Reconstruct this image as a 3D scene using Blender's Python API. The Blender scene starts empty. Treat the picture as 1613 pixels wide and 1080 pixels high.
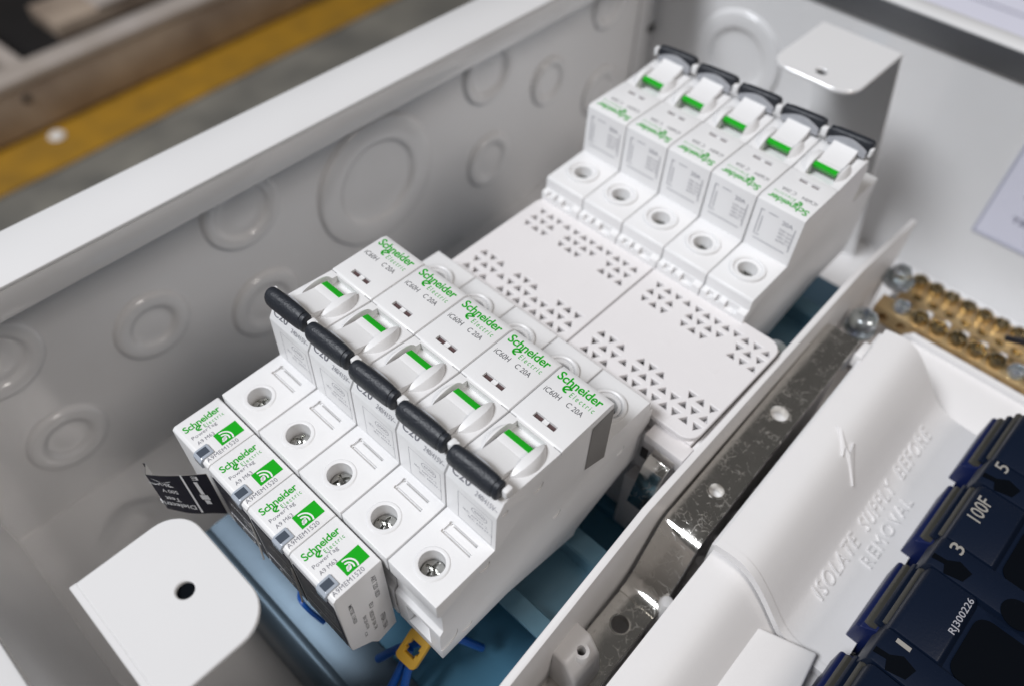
import bpy, bmesh, math, random
from mathutils import Matrix, Vector
from mathutils.geometry import tessellate_polygon
random.seed(7)
R = math.radians
S = 0.001                       # all dimensions below are in millimetres
scene = bpy.context.scene
C = scene.collection

# ------------------------------------------------------------------ camera
cam = bpy.data.cameras.new('camera')
camo = bpy.data.objects.new('camera', cam); C.objects.link(camo)
cam.sensor_width = 36.0; cam.lens = 27.794
cam.clip_start = 0.01; cam.clip_end = 50
X = Vector((0.726241, 0.687096, 0.021734)); Yd = Vector((0.540393, -0.551067, -0.635846)); Z = Vector((-0.424910, 0.473523, -0.771510))
m = Matrix.Identity(4)
for i in range(3):
    m[i][0], m[i][1], m[i][2] = X[i], -Yd[i], -Z[i]
m.translation = Vector((148.711, -84.373, 236.220)) * S
camo.matrix_world = m
cam.dof.use_dof = True; cam.dof.focus_distance = 0.209; cam.dof.aperture_fstop = 7.5
scene.camera = camo

# ------------------------------------------------------------------ light
w = bpy.data.worlds.new('World'); scene.world = w; w.use_nodes = True
bg = w.node_tree.nodes['Background']; bg.inputs[0].default_value = (1.0, 0.97, 0.94, 1); bg.inputs[1].default_value = 0.075
def area(name, loc, aim, sx, sy, power, col):
    l = bpy.data.lights.new(name, 'AREA'); l.shape = 'RECTANGLE'; l.size = sx; l.size_y = sy; l.energy = power; l.color = col
    o = bpy.data.objects.new(name, l); C.objects.link(o)
    o.location = loc
    o.rotation_euler = (Vector(aim) - Vector(loc)).to_track_quat('-Z', 'Y').to_euler()
    return o
area('lamp_panel', (-1.08, -2.43, 3.70), (0.05, 0.05, 0), 1.65, 1.05, 189, (0.93, 0.955, 1.0))
area('workshop_lamp', (2.15, 0.25, 2.45), (0.05, 0.1, 0), 0.7, 0.9, 27, (1.0, 0.93, 0.88))
vs = scene.view_settings
vs.view_transform = 'Standard'; vs.look = 'None'; vs.exposure = 0.13; vs.gamma = 1.0
try: vs.use_curve_mapping = False
except Exception: pass

# ------------------------------------------------------------------ materials
def mat(name, col, rough=0.45, metal=0.0, bump=0.0, bscale=900.0, var=0.0, vscale=60.0, coat=0.0, spec=0.5, col2=None, rvar=0.0, trans=0.0):
    mt = bpy.data.materials.new(name); mt.use_nodes = True
    nt = mt.node_tree; b = nt.nodes['Principled BSDF']
    b.inputs['Base Color'].default_value = (*col, 1); b.inputs['Roughness'].default_value = rough
    b.inputs['Metallic'].default_value = metal; b.inputs['Specular IOR Level'].default_value = spec
    b.inputs['Coat Weight'].default_value = coat; b.inputs['Coat Roughness'].default_value = 0.1
    b.inputs['Transmission Weight'].default_value = trans
    tc = nt.nodes.new('ShaderNodeTexCoord')
    if var or col2 or rvar:
        n = nt.nodes.new('ShaderNodeTexNoise'); n.inputs['Scale'].default_value = vscale; n.inputs['Detail'].default_value = 5
        nt.links.new(tc.outputs['Object'], n.inputs['Vector'])
        if var or col2:
            r = nt.nodes.new('ShaderNodeValToRGB'); r.color_ramp.elements[0].position = 0.3; r.color_ramp.elements[1].position = 0.7
            c2 = col2 or tuple(max(0, c * (1 - var)) for c in col)
            r.color_ramp.elements[0].color = (*c2, 1); r.color_ramp.elements[1].color = (*col, 1)
            nt.links.new(n.outputs['Fac'], r.inputs['Fac']); nt.links.new(r.outputs['Color'], b.inputs['Base Color'])
        if rvar:
            mr = nt.nodes.new('ShaderNodeMapRange'); mr.inputs['To Min'].default_value = max(0.03, rough - rvar); mr.inputs['To Max'].default_value = rough + rvar
            nt.links.new(n.outputs['Fac'], mr.inputs['Value']); nt.links.new(mr.outputs['Result'], b.inputs['Roughness'])
    if bump:
        n2 = nt.nodes.new('ShaderNodeTexNoise'); n2.inputs['Scale'].default_value = bscale; n2.inputs['Detail'].default_value = 3
        nt.links.new(tc.outputs['Object'], n2.inputs['Vector'])
        bp = nt.nodes.new('ShaderNodeBump'); bp.inputs['Strength'].default_value = bump; bp.inputs['Distance'].default_value = 0.0002
        nt.links.new(n2.outputs['Fac'], bp.inputs['Height']); nt.links.new(bp.outputs['Normal'], b.inputs['Normal'])
    return mt
M = {}
M['paint'] = mat('powder_paint', (0.775, 0.77, 0.77), 0.14, bump=0.03, bscale=160, var=0.05, vscale=14, spec=0.75)
_b = M['paint'].node_tree.nodes['Principled BSDF']; _b.inputs['Coat Weight'].default_value = 0.25; _b.inputs['Coat IOR'].default_value = 1.5; _b.inputs['Coat Roughness'].default_value = 0.12
M['lipgrey'] = mat('far_lip_grey', (0.10, 0.105, 0.115), 0.35)  # darker than the painted rim, used on the far lip only
M['plastic'] = mat('breaker_plastic', (0.79, 0.785, 0.785), 0.36, bump=0.12, bscale=1500, var=0.035, vscale=55, rvar=0.07)
M['cover'] = mat('cover_plastic', (0.76, 0.735, 0.735), 0.42, bump=0.15, bscale=1300, var=0.02, vscale=60)
M['shroud'] = mat('shroud_plastic', (0.76, 0.745, 0.74), 0.40, bump=0.12, bscale=900, var=0.03, vscale=30)
M['black'] = mat('handle_black', (0.017, 0.020, 0.027), 0.46, bump=0.7, bscale=1700, rvar=0.08, vscale=600)
M['seam'] = mat('seam_dark', (0.05, 0.045, 0.045), 0.7)
M['green'] = mat('print_green', (0.003, 0.36, 0.006), 0.5, spec=0.3)
M['flag'] = mat('flag_green', (0.012, 0.40, 0.015), 0.3)
M['midink'] = mat('print_mid_grey', (0.19, 0.19, 0.22), 0.5)
M['ink'] = mat('print_grey', (0.10, 0.10, 0.11), 0.5)
M['faint'] = mat('print_pale_grey', (0.36, 0.36, 0.39), 0.5)
M['paleink'] = mat('print_dull_white', (0.30, 0.285, 0.26), 0.5)
M['whiteink'] = mat('print_white', (0.8, 0.8, 0.8), 0.5)
M['greypanel'] = mat('grey_label', (0.20, 0.19, 0.18), 0.5)
M['greyplastic'] = mat('handle_inside_grey', (0.42, 0.43, 0.46), 0.4, var=0.15, vscale=400)
M['trip'] = mat('trip_brown', (0.085, 0.05, 0.05), 0.4)
M['smoke'] = mat('smoked_window', (0.40, 0.44, 0.50), 0.12, coat=0.5)
M['darkwin'] = mat('dark_window', (0.07, 0.085, 0.11), 0.2)
M['tray'] = mat('blue_zinc_tray', (0.055, 0.185, 0.285), 0.34, metal=0.2, bump=0.08, bscale=120, col2=(0.04, 0.135, 0.22), vscale=25)
M['rail'] = mat('rail_blue_zinc', (0.19, 0.33, 0.41), 0.32, metal=0.35, bump=0.1, bscale=150, col2=(0.12, 0.25, 0.33), vscale=40)
M['zinc'] = mat('zinc_sheet', (0.115, 0.16, 0.205), 0.42, metal=0.55, bump=0.2, bscale=200, col2=(0.08, 0.12, 0.155), vscale=45, rvar=0.12)
M['steel'] = mat('bright_zinc_screw', (0.66, 0.72, 0.68), 0.24, metal=0.75, col2=(0.46, 0.48, 0.56), vscale=180)
M['screw'] = mat('terminal_screw_steel', (0.50, 0.50, 0.48), 0.25, metal=1.0, rvar=0.1, vscale=500, bump=0.3, bscale=700)
M['brass'] = mat('brass', (0.74, 0.55, 0.30), 0.38, metal=0.7, col2=(0.62, 0.44, 0.23), vscale=130, rvar=0.1)
M['brassscrew'] = mat('brass_screw', (0.66, 0.52, 0.28), 0.22, metal=1.0, col2=(0.42, 0.36, 0.24), vscale=170)
M['clip'] = mat('clip_yellow', (0.62, 0.35, 0.03), 0.4, bump=0.1)
M['cable'] = mat('cable_blue', (0.006, 0.09, 0.40), 0.38)
M['blackwire'] = mat('wire_black', (0.012, 0.012, 0.016), 0.4)
M['shadeblack'] = mat('recess_shade_black', (0.002, 0.003, 0.005), 0.6, spec=0.05)  # black put into the colour for the shade in holes and recesses
M['navy'] = mat('switch_navy', (0.0035, 0.008, 0.021), 0.42, bump=0.25, bscale=1300, spec=0.25)
M['navyfringe'] = mat('switch_blue_fringe', (0.005, 0.011, 0.06), 0.4, spec=0.3)  # blue lens fringe along the edges, put into the shield colour
M['louver'] = mat('louver_olive', (0.045, 0.043, 0.036), 0.45)
M['sticker'] = mat('sticker_black', (0.008, 0.008, 0.018), 0.3)
M['stickerback'] = mat('sticker_backing', (0.55, 0.53, 0.50), 0.35)
M['paper'] = mat('paper', (0.70, 0.70, 0.80), 0.8, var=0.02)
M['inkblue'] = mat('ink_on_paper', (0.13, 0.13, 0.20), 0.7)
M['keyline'] = mat('label_edge', (0.42, 0.43, 0.52), 0.6)
M['concrete'] = mat('concrete', (0.25, 0.235, 0.20), 0.75, bump=0.4, bscale=40, col2=(0.14, 0.135, 0.12), vscale=7)
M['yellow'] = mat('floor_paint_yellow', (0.46, 0.24, 0.016), 0.6, col2=(0.30, 0.165, 0.02), vscale=9)
M['wood'] = mat('rack_wood', (0.50, 0.40, 0.31), 0.6, col2=(0.26, 0.195, 0.15), vscale=6)
M['woodtop'] = mat('rack_wood_pale', (0.52, 0.46, 0.42), 0.6, col2=(0.42, 0.36, 0.31), vscale=8)
M['dark'] = mat('dark_goods', (0.012, 0.010, 0.010), 0.7, var=0.5, vscale=10)
M['scrap'] = mat('white_scrap', (0.85, 0.83, 0.80), 0.6)
M['bench'] = mat('bench_board', (0.33, 0.30, 0.26), 0.6, var=0.2, vscale=12)

def nickel():
    mt = bpy.data.materials.new('scratched_nickel'); mt.use_nodes = True
    nt = mt.node_tree; b = nt.nodes['Principled BSDF']; L = nt.links.new
    b.inputs['Metallic'].default_value = 1.0; b.inputs['Base Color'].default_value = (0.80, 0.78, 0.74, 1)
    tc = nt.nodes.new('ShaderNodeTexCoord')
    sc = None
    for k, (scl, rot) in enumerate(((230, 0.5), (420, 1.9), (150, 2.7))):
        mp = nt.nodes.new('ShaderNodeMapping'); mp.inputs['Rotation'].default_value = (0, 0, rot); mp.inputs['Location'].default_value = (k * .31, k * .17, 0)
        L(tc.outputs['Object'], mp.inputs['Vector'])
        n = nt.nodes.new('ShaderNodeTexNoise'); n.inputs['Scale'].default_value = 130; n.inputs['Detail'].default_value = 2
        L(mp.outputs['Vector'], n.inputs['Vector'])
        mx = nt.nodes.new('ShaderNodeMix'); mx.data_type = 'VECTOR'; mx.inputs['Factor'].default_value = 0.008
        L(mp.outputs['Vector'], mx.inputs[4]); L(n.outputs['Color'], mx.inputs[5])
        v = nt.nodes.new('ShaderNodeTexVoronoi'); v.feature = 'DISTANCE_TO_EDGE'; v.inputs['Scale'].default_value = scl
        L(mx.outputs[1], v.inputs['Vector'])
        mr = nt.nodes.new('ShaderNodeMapRange'); mr.inputs['From Min'].default_value = 0.0; mr.inputs['From Max'].default_value = 0.016
        mr.inputs['To Min'].default_value = 1; mr.inputs['To Max'].default_value = 0; L(v.outputs['Distance'], mr.inputs['Value'])
        n3 = nt.nodes.new('ShaderNodeTexNoise'); n3.inputs['Scale'].default_value = 210 + 40 * k; n3.inputs['Detail'].default_value = 2
        L(mp.outputs['Vector'], n3.inputs['Vector'])
        m3 = nt.nodes.new('ShaderNodeMapRange'); m3.inputs['From Min'].default_value = 0.55; m3.inputs['From Max'].default_value = 0.63; L(n3.outputs['Fac'], m3.inputs['Value'])
        mul = nt.nodes.new('ShaderNodeMath'); mul.operation = 'MULTIPLY'; L(mr.outputs['Result'], mul.inputs[0]); L(m3.outputs['Result'], mul.inputs[1])
        if sc is None: sc = mul
        else:
            a = nt.nodes.new('ShaderNodeMath'); a.operation = 'MAXIMUM'; L(sc.outputs[0], a.inputs[0]); L(mul.outputs[0], a.inputs[1]); sc = a
    n4 = nt.nodes.new('ShaderNodeTexNoise'); n4.inputs['Scale'].default_value = 160; n4.inputs['Detail'].default_value = 6; L(tc.outputs['Object'], n4.inputs['Vector'])
    mr4 = nt.nodes.new('ShaderNodeMapRange'); mr4.inputs['From Min'].default_value = 0.35; mr4.inputs['From Max'].default_value = 0.75
    mr4.inputs['To Min'].default_value = 0.06; mr4.inputs['To Max'].default_value = 0.27; L(n4.outputs['Fac'], mr4.inputs['Value'])
    ad = nt.nodes.new('ShaderNodeMath'); ad.operation = 'MULTIPLY_ADD'; ad.inputs[1].default_value = 0.45; L(sc.outputs[0], ad.inputs[0]); L(mr4.outputs['Result'], ad.inputs[2])
    L(ad.outputs[0], b.inputs['Roughness'])
    bp = nt.nodes.new('ShaderNodeBump'); bp.inputs['Strength'].default_value = 0.45; bp.inputs['Distance'].default_value = 0.00006
    L(sc.outputs[0], bp.inputs['Height']); L(bp.outputs['Normal'], b.inputs['Normal'])
    return mt
M['nickel'] = nickel()

# ------------------------------------------------------------------ mesh helpers (mm)
class MB:
    def __init__(s): s.v = []; s.f = []
    def add(s, vs, fs):
        n = len(s.v); s.v += [tuple(v) for v in vs]; s.f += [tuple(i + n for i in f) for f in fs]; return s
    def mesh(s, other, mtx=None):
        vs = [Vector(v.co) / S for v in other.vertices]
        if mtx: vs = [mtx @ v for v in vs]
        return s.add(vs, [tuple(p.vertices) for p in other.polygons])
    def box(s, x0, x1, y0, y1, z0, z1):
        return s.add([(x, y, z) for z in (z0, z1) for x, y in ((x0, y0), (x1, y0), (x1, y1), (x0, y1))],
                     [(3, 2, 1, 0), (4, 5, 6, 7), (0, 1, 5, 4), (1, 2, 6, 5), (2, 3, 7, 6), (3, 0, 4, 7)])
    def prism(s, prof, a0, a1, axis='x'):
        # profile given in the two other axes: x -> (y,z), y -> (x,z), z -> (x,y)
        def P(u, v, a): return (a, u, v) if axis == 'x' else ((u, a, v) if axis == 'y' else (u, v, a))
        n = len(prof); vs = [P(u, v, a0) for u, v in prof] + [P(u, v, a1) for u, v in prof]
        fs = [(i, (i + 1) % n, (i + 1) % n + n, i + n) for i in range(n)]
        tri = tessellate_polygon([[Vector((u, v, 0)) for u, v in prof]])
        for t in tri: fs.append(tuple(t)); fs.append(tuple(i + n for i in reversed(t)))
        return s.add(vs, fs)
    def lathe(s, prof, c=(0, 0, 0), n=32, mtx=None, cap=True):
        vs = []; fs = []
        for r, h in prof:
            for k in range(n):
                a = 2 * math.pi * k / n; vs.append(Vector((r * math.cos(a), r * math.sin(a), h)))
        m_ = len(prof)
        for i in range(m_ - 1):
            for k in range(n):
                k2 = (k + 1) % n; fs.append((i * n + k, i * n + k2, (i + 1) * n + k2, (i + 1) * n + k))
        if cap:
            fs.append(tuple(range(n - 1, -1, -1))); fs.append(tuple((m_ - 1) * n + k for k in range(n)))
        if mtx: vs = [mtx @ v for v in vs]
        return s.add([v + Vector(c) for v in vs], fs)
    def tube(s, pts, r, n=10):
        pts = [Vector(p) for p in pts]; vs = []; fs = []
        for i, p in enumerate(pts):
            d = (pts[min(i + 1, len(pts) - 1)] - pts[max(i - 1, 0)]).normalized()
            u = d.cross(Vector((0.13, 0.21, 1))).normalized(); v = d.cross(u)
            for k in range(n):
                a = 2 * math.pi * k / n; vs.append(p + u * (r * math.cos(a)) + v * (r * math.sin(a)))
        for i in range(len(pts) - 1):
            for k in range(n):
                k2 = (k + 1) % n; fs.append((i * n + k, i * n + k2, (i + 1) * n + k2, (i + 1) * n + k))
        fs.append(tuple(range(n - 1, -1, -1))); fs.append(tuple((len(pts) - 1) * n + k for k in range(n)))
        return s.add(vs, fs)
    def data(s, name, material=None, bevel=0.0, seg=2, smooth=True, ang=35):
        me = bpy.data.meshes.new(name)
        me.from_pydata([Vector(v) * S for v in s.v], [], s.f); me.update()
        bm = bmesh.new(); bm.from_mesh(me)
        bmesh.ops.remove_doubles(bm, verts=bm.verts, dist=1e-7)
        bmesh.ops.recalc_face_normals(bm, faces=bm.faces)
        if bevel:
            bmesh.ops.dissolve_limit(bm, angle_limit=R(1), verts=bm.verts, edges=bm.edges)
            es = [e for e in bm.edges if len(e.link_faces) == 2 and e.calc_face_angle(0) > R(28)]
            bmesh.ops.bevel(bm, geom=es, offset=bevel * S, segments=seg, profile=0.5, affect='EDGES', clamp_overlap=True)
        bm.to_mesh(me); bm.free()
        finish(me, smooth, ang)
        if material: me.materials.append(material)
        return me
def finish(me, smooth=True, ang=35):
    me.polygons.foreach_set('use_smooth', [smooth] * len(me.polygons))
    if smooth:
        me.set_sharp_from_angle(angle=R(ang))
    me.update()
def obj(name, me, parent=None, loc=None, material=None):
    o = bpy.data.objects.new(name, me); C.objects.link(o)
    if material: me.materials.clear(); me.materials.append(material)
    if parent: o.parent = parent
    if loc: o.location = Vector(loc) * S
    return o
def part(name, mb, material, parent=None, bevel=0.0, **k):
    return obj(name, mb.data(name, material, bevel, **k), parent)
def thing(name, label, cat, loc=(0, 0, 0), rotz=0.0, group=None):
    o = bpy.data.objects.new(name, None); C.objects.link(o); o.empty_display_size = 0.01
    o.location = Vector(loc) * S; o.rotation_euler = (0, 0, rotz)
    tag(o, label, cat, group); return o
def tag(o, label, cat, group=None):
    o['label'] = label; o['category'] = cat
    if group: o['group'] = group
    return o
def struct(o): o['kind'] = 'structure'; return o
def frame(o, xd, yd):
    xd = Vector(xd).normalized(); yd = Vector(yd).normalized(); zd = xd.cross(yd).normalized(); yd = zd.cross(xd)
    mt = Matrix.Identity(4)
    for i in range(3): mt[i][0], mt[i][1], mt[i][2] = xd[i], yd[i], zd[i]
    mt.translation = Vector(o); return mt
def plate_mesh(loops, depth, bev=0.0, holes_res=1):
    """flat plate in XY with holes, thickness depth centred on z=0 (mm)"""
    cu = bpy.data.curves.new('tmp', 'CURVE'); cu.dimensions = '2D'; cu.fill_mode = 'BOTH'
    cu.extrude = max(depth / 2 - bev, 0.0) * 1.0; cu.bevel_depth = bev; cu.offset = -bev; cu.bevel_resolution = 0
    for lp in loops:
        sp = cu.splines.new('POLY'); sp.points.add(len(lp) - 1); sp.use_cyclic_u = True
        for p, q in zip(sp.points, lp): p.co = (q[0], q[1], 0, 1)
    o = bpy.data.objects.new('tmp', cu); C.objects.link(o)
    dg = bpy.context.evaluated_depsgraph_get(); me = bpy.data.meshes.new_from_object(o.evaluated_get(dg))
    bpy.data.objects.remove(o); bpy.data.curves.remove(cu)
    for v in me.vertices: v.co = v.co * S
    return me
def text_raw(body, bold=0.0, shear=0.0, space=1.0, res=3):
    cu = bpy.data.curves.new('tmp', 'FONT'); cu.body = body; cu.size = 1.0; cu.offset = bold; cu.shear = shear; cu.space_character = space; cu.resolution_u = res
    o = bpy.data.objects.new('tmp', cu); C.objects.link(o)
    dg = bpy.context.evaluated_depsgraph_get(); me = bpy.data.meshes.new_from_object(o.evaluated_get(dg))
    bpy.data.objects.remove(o); bpy.data.curves.remove(cu)
    return me
def text_mb(mb, body, mtx, width, height, bold=0.0, shear=0.0, space=1.0, extr=0.0, res=3):
    """lettering fitted to a width x height (mm) box whose lower-left corner is mtx's origin"""
    me = text_raw(body, bold, shear, space, res)
    xs = [v.co.x for v in me.vertices]; ys = [v.co.y for v in me.vertices]
    x0, x1, y0, y1 = min(xs), max(xs), min(ys), max(ys)
    kx = width / (x1 - x0); ky = height / (y1 - y0)
    vs = [mtx @ Vector(((v.co.x - x0) * kx, (v.co.y - y0) * ky, 0)) for v in me.vertices]
    fs = [tuple(p.vertices) for p in me.polygons]
    if extr:
        nz = (mtx.to_3x3() @ Vector((0, 0, 1))).normalized() * extr
        n = len(vs); cnt = {}
        for f in fs:
            for a, b_ in zip(f, f[1:] + f[:1]): cnt[(min(a, b_), max(a, b_))] = cnt.get((min(a, b_), max(a, b_)), 0) + 1
        side = [(a, b_, b_ + n, a + n) for f in fs for a, b_ in zip(f, f[1:] + f[:1]) if cnt[(min(a, b_), max(a, b_))] == 1]
        vs = vs + [v + nz for v in vs]; fs = [tuple(i + n for i in f) for f in fs] + side
    mb.add(vs, fs); bpy.data.meshes.remove(me); return mb
def flat_data(mb, name, material):
    me = bpy.data.meshes.new(name); me.from_pydata([Vector(v) * S for v in mb.v], [], mb.f); me.update(); me.materials.append(material); return me
def smooth(pts, n=8):
    P = [Vector(p) for p in pts]; P = [P[0] * 2 - P[1]] + P + [P[-1] * 2 - P[-2]]; out = []
    for i in range(1, len(P) - 2):
        for k in range(n):
            t = k / n; a, b, c, d = P[i - 1:i + 3]
            out.append(0.5 * ((2 * b) + (c - a) * t + (2 * a - 5 * b + 4 * c - d) * t * t + (3 * b - a - 3 * c + d) * t ** 3))
    out.append(P[-2]); return out
def circ(cx, cy, r, n=32, a0=0.0): return [(cx + r * math.cos(a0 + 2 * math.pi * k / n), cy + r * math.sin(a0 + 2 * math.pi * k / n)) for k in range(n)]
def rrect(x0, x1, y0, y1, r, n=6):
    rs = r if isinstance(r, (list, tuple)) else [r] * 4       # corners: x0y0, x1y0, x1y1, x0y1
    out = []
    for (cx, cy, sx, sy, a), rr in zip(((x0, y0, 1, 1, 180), (x1, y0, -1, 1, 270), (x1, y1, -1, -1, 0), (x0, y1, 1, -1, 90)), rs):
        if rr <= 0: out.append((cx, cy)); continue
        for k in range(n + 1):
            t = R(a + 90 * k / n); out.append((cx + sx * rr + rr * math.cos(t), cy + sy * rr + rr * math.sin(t)))
    return out
def boolean(base, cutters, op='DIFFERENCE'):
    """base, cutters: mesh datablocks in the same space; returns a new mesh"""
    o = bpy.data.objects.new('tmp', base); C.objects.link(o); cs = []
    for c in cutters:
        co = bpy.data.objects.new('tmp', c); C.objects.link(co); cs.append(co)
        md = o.modifiers.new('b', 'BOOLEAN'); md.operation = op; md.object = co; md.solver = 'EXACT'
    dg = bpy.context.evaluated_depsgraph_get(); me = bpy.data.meshes.new_from_object(o.evaluated_get(dg))
    for q in [o] + cs: bpy.data.objects.remove(q)
    return me
def ring_strip(mb, cx, cy, r0, r1, a0, a1, mtx, n=16):
    vs = []; fs = []
    for k in range(n + 1):
        a = R(a0 + (a1 - a0) * k / n)
        for r in (r0, r1): vs.append(mtx @ Vector((cx + r * math.cos(a), cy + r * math.sin(a), 0)))
    for k in range(n): fs.append((2 * k, 2 * k + 1, 2 * k + 3, 2 * k + 2))
    mb.add(vs, fs)
def quad(mb, mtx, x0, x1, y0, y1): mb.add([mtx @ Vector(p) for p in ((x0, y0, 0), (x1, y0, 0), (x1, y1, 0), (x0, y1, 0))], [(0, 1, 2, 3)])
def brand(mtx, wd, cap):
    """green two-line logotype: bold word, looping swash under the n, spaced second word"""
    mb = MB(); T = lambda x, y: mtx @ Matrix.Translation((x, y, 0))
    text_mb(mb, 'Schneider', T(0, 0), wd, cap, bold=0.02, space=0.95)
    text_mb(mb, 'Electric', T(wd * 0.44, -cap * 0.82), wd * 0.54, cap * 0.56, bold=0.002, space=1.5)
    t = cap * 0.17; c = (wd * 0.325, -cap * 0.36)
    ring_strip(mb, c[0], c[1], cap * 0.33 - t * .6, cap * 0.33 + t * .6, 20, 300, mtx, 14)
    sl = mtx @ Matrix.Translation((c[0], c[1], 0)) @ Matrix.Rotation(R(38), 4, 'Z')
    quad(mb, sl, -cap * .36, cap * .48, -t * .5, t * .5)
    return mb

# ================================================================== SETTING: workshop floor behind
FZ = -900
o = struct(part('floor', MB().box(-6000, 4000, -5000, 7000, FZ - 50, FZ), M['concrete']))
st = MB(); n = 40; vs = []; fs = []
for i in range(n + 1):
    y = -1500 + 5500 * i / n
    for x in (-1700 - 0.05 * (y - 170) + random.uniform(-3, 3), -1535 - 0.05 * (y - 170) + random.uniform(-3, 3)): vs.append((x, y, FZ + 4))
for i in range(n): fs.append((2 * i, 2 * i + 1, 2 * i + 3, 2 * i + 2))
st.add(vs, fs)
struct(part('floor_marking', st, M['yellow']))
sc_ = MB().lathe([(0.2, 0), (17, 1), (19, 4), (15, 8), (6, 9), (0.2, 9)], (0, 0, 0), 14)
tag(obj('paper_scrap', sc_.data('paper_scrap', M['scrap']), loc=(-1650, 322, FZ + 4)), 'small round white scrap lying on the yellow floor line', 'scrap')

# wooden rack standing behind the yellow line
rk = thing('wooden_rack', 'low brown timber rack with dark goods inside, behind the yellow line', 'rack', (-1695, 400, FZ), R(2.9))
part('front_beam', MB().box(-60, 0, -1600, 2600, 12, 120), M['wood'], rk, 2)
part('top_rail', MB().box(-64, 4, -1600, 2600, 122, 142), M['woodtop'], rk, 3)
part('cross_beam', MB().box(-700, -66, -75, -40, 60, 136), M['woodtop'], rk, 3)
part('cross_beam', MB().box(-700, -66, -128, -105, 40, 120), M['wood'], rk, 3)
part('back_board', MB().box(-720, -702, -1600, 2600, 0, 90), M['wood'], rk, 2)
part('base_panel', MB().box(-700, -66, -1600, 2600, 2, 14), M['dark'], rk)
part('bolt', MB().lathe([(9, 0), (9, 4), (5, 6)], (0, 0, 0), 12, Matrix.Translation((0, -92, 92)) @ Matrix.Rotation(R(90), 4, 'Y')), M['dark'], rk)
gb = thing('goods_box', 'dark cardboard box in the rack, left of the cross beam', 'box', (-1900, 250, FZ + 16), R(8))
part('carton', MB().box(-70, 60, -60, 50, 0, 60), M['dark'], gb, 2)
part('tape', MB().box(-70, 60, -12, 2, 60.2, 60.8), M['scrap'], gb)
gb2 = thing('goods_box', 'long brown board crate in the rack, right of the cross beam', 'box', (-2080, 700, FZ + 16), R(2))
part('carton', MB().box(-90, 60, -180, 420, 0, 40), M['wood'], gb2, 2)
part('lid_board', MB().box(-92, 62, -60, 100, 41, 50), M['woodtop'], gb2, 1)

# workbench that carries the enclosure
wb = thing('workbench', 'work bench with pale board top under the enclosure', 'bench', (0, 0, FZ))
BT = -90
part('bench_top', MB().box(-88, 420, -170, 900, BT - FZ - 30, BT - FZ), M['bench'], wb, 2)
for x, y in ((-60, -140), (380, -140), (-60, 860), (380, 860)): part('leg', MB().box(x - 20, x + 20, y - 20, y + 20, 0, BT - FZ - 31), M['dark'], wb, 2)
pp = thing('drawing_sheet', 'white printed drawing sheet beyond the far rim of the enclosure', 'paper', (0, 0, BT))
part('sheet', MB().box(-70, 210, 560, 860, 0.5, 1.2), M['paper'], pp)
ln = MB()
for y in (667, 700, 728): ln.box(-40, 190, y, y + 2.2, 1.3, 1.5)
for x in (-16, 24, 70, 120): ln.box(x, x + 1.6, 700, 728, 1.3, 1.5)
part('table_lines', ln, M['inkblue'], pp)

# ================================================================== ENCLOSURE
FLZ, RIM, XL, XR, YN, YF = -75, 60, -96, 330, -115, 304
en = thing('metal_enclosure', 'open white painted steel enclosure with round knockouts around the breakers', 'enclosure')
part('floor_panel', MB().box(XL, XR, YN, YF, FLZ - 1.5, FLZ), M['paint'], en)
wall = part('side_wall', MB().box(XL - 1.5, XL, YN - 1.5, YF + 1.5, FLZ - 1.5, RIM - 1.6), M['paint'], en)
wn = part('end_wall', MB().box(XL, XR, YN - 1.5, YN, FLZ - 1.5, RIM - 1.6), M['paint'], en)
wf = part('end_wall', MB().box(XL, XR, YF, YF + 1.5, FLZ - 1.5, RIM - 1.6), M['paint'], en)
part('rim_flange', MB().box(XL - 1.6, -73, YN - 24, YF + 1.6, RIM - 1.5, RIM), M['paint'], en, 0.7)
part('rim_lip', MB().box(-74.4, -73.1, YN - 1, YF - 11, 48.0, RIM - 1.6), M['paint'], en, 0.4)
part('rim_flange', MB().box(-72.9, XR, YF - 10, YF + 1.6, RIM - 1.5, RIM), M['paint'], en, 0.7)
part('rim_lip', MB().prism([(YF - 9.9, RIM - 1.6), (YF - 1.6, 43), (YF - 0.4, 43), (YF - 8.4, RIM - 1.6)], -73, XR), M['lipgrey'], en, 0.3)
part('rim_flange', MB().box(-72.9, XR, YN - 24, YN - 0.2, RIM - 1.5, RIM), M['paint'], en, 0.7)
part('corner_strip', MB().box(XL + 0.3, XL + 1.5, YF - 16, YF - 0.3, FLZ + 1, RIM - 3), M['paint'], en, 0.3)
part('corner_hole_shade', MB().lathe([(2.6, 0), (2.6, 1.0), (1.6, 1.8)], (0, 0, 0), 14, Matrix.Translation((XL + 1.5, YF - 3, -8)) @ Matrix.Rotation(R(90), 4, 'Y')), M['seam'], en)  # dark stud standing in for the shade in a screw hole
def knockout(parent, mtx, ro, ri):
    pr = [(ro, 0.0), (ro - 0.3, 1.2), (ro - 1.0, 2.2), (ro - 2.0, 2.5), (ri + 2.2, 2.3), (ri + 1.0, 2.1), (ri + 0.2, 1.5), (ri - 0.6, 0.5), (ri - 1.5, 0.25), (ri * 0.6, 0.35), (0.3, 0.4)]
    part('knockout', MB().lathe(pr, (0, 0, 0), 56, mtx), M['paint'], parent, ang=60)
for y, z, ro, ri in ((-82, 16, 17.5, 11), (-29, -8, 16, 9), (21, 21, 18, 12), (-77, -37, 16, 9), (20, -33, 18, 10.5), (89.5, -3, 34, 21),
                     (163.5, 22, 17, 12), (210.5, -4, 14, 9), (164, -31, 16, 10), (258, 22, 14, 9), (258, -32, 16, 10)):
    knockout(wall, Matrix.Translation((XL, y, z)) @ Matrix.Rotation(R(90), 4, 'Y'), ro, ri)
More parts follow.
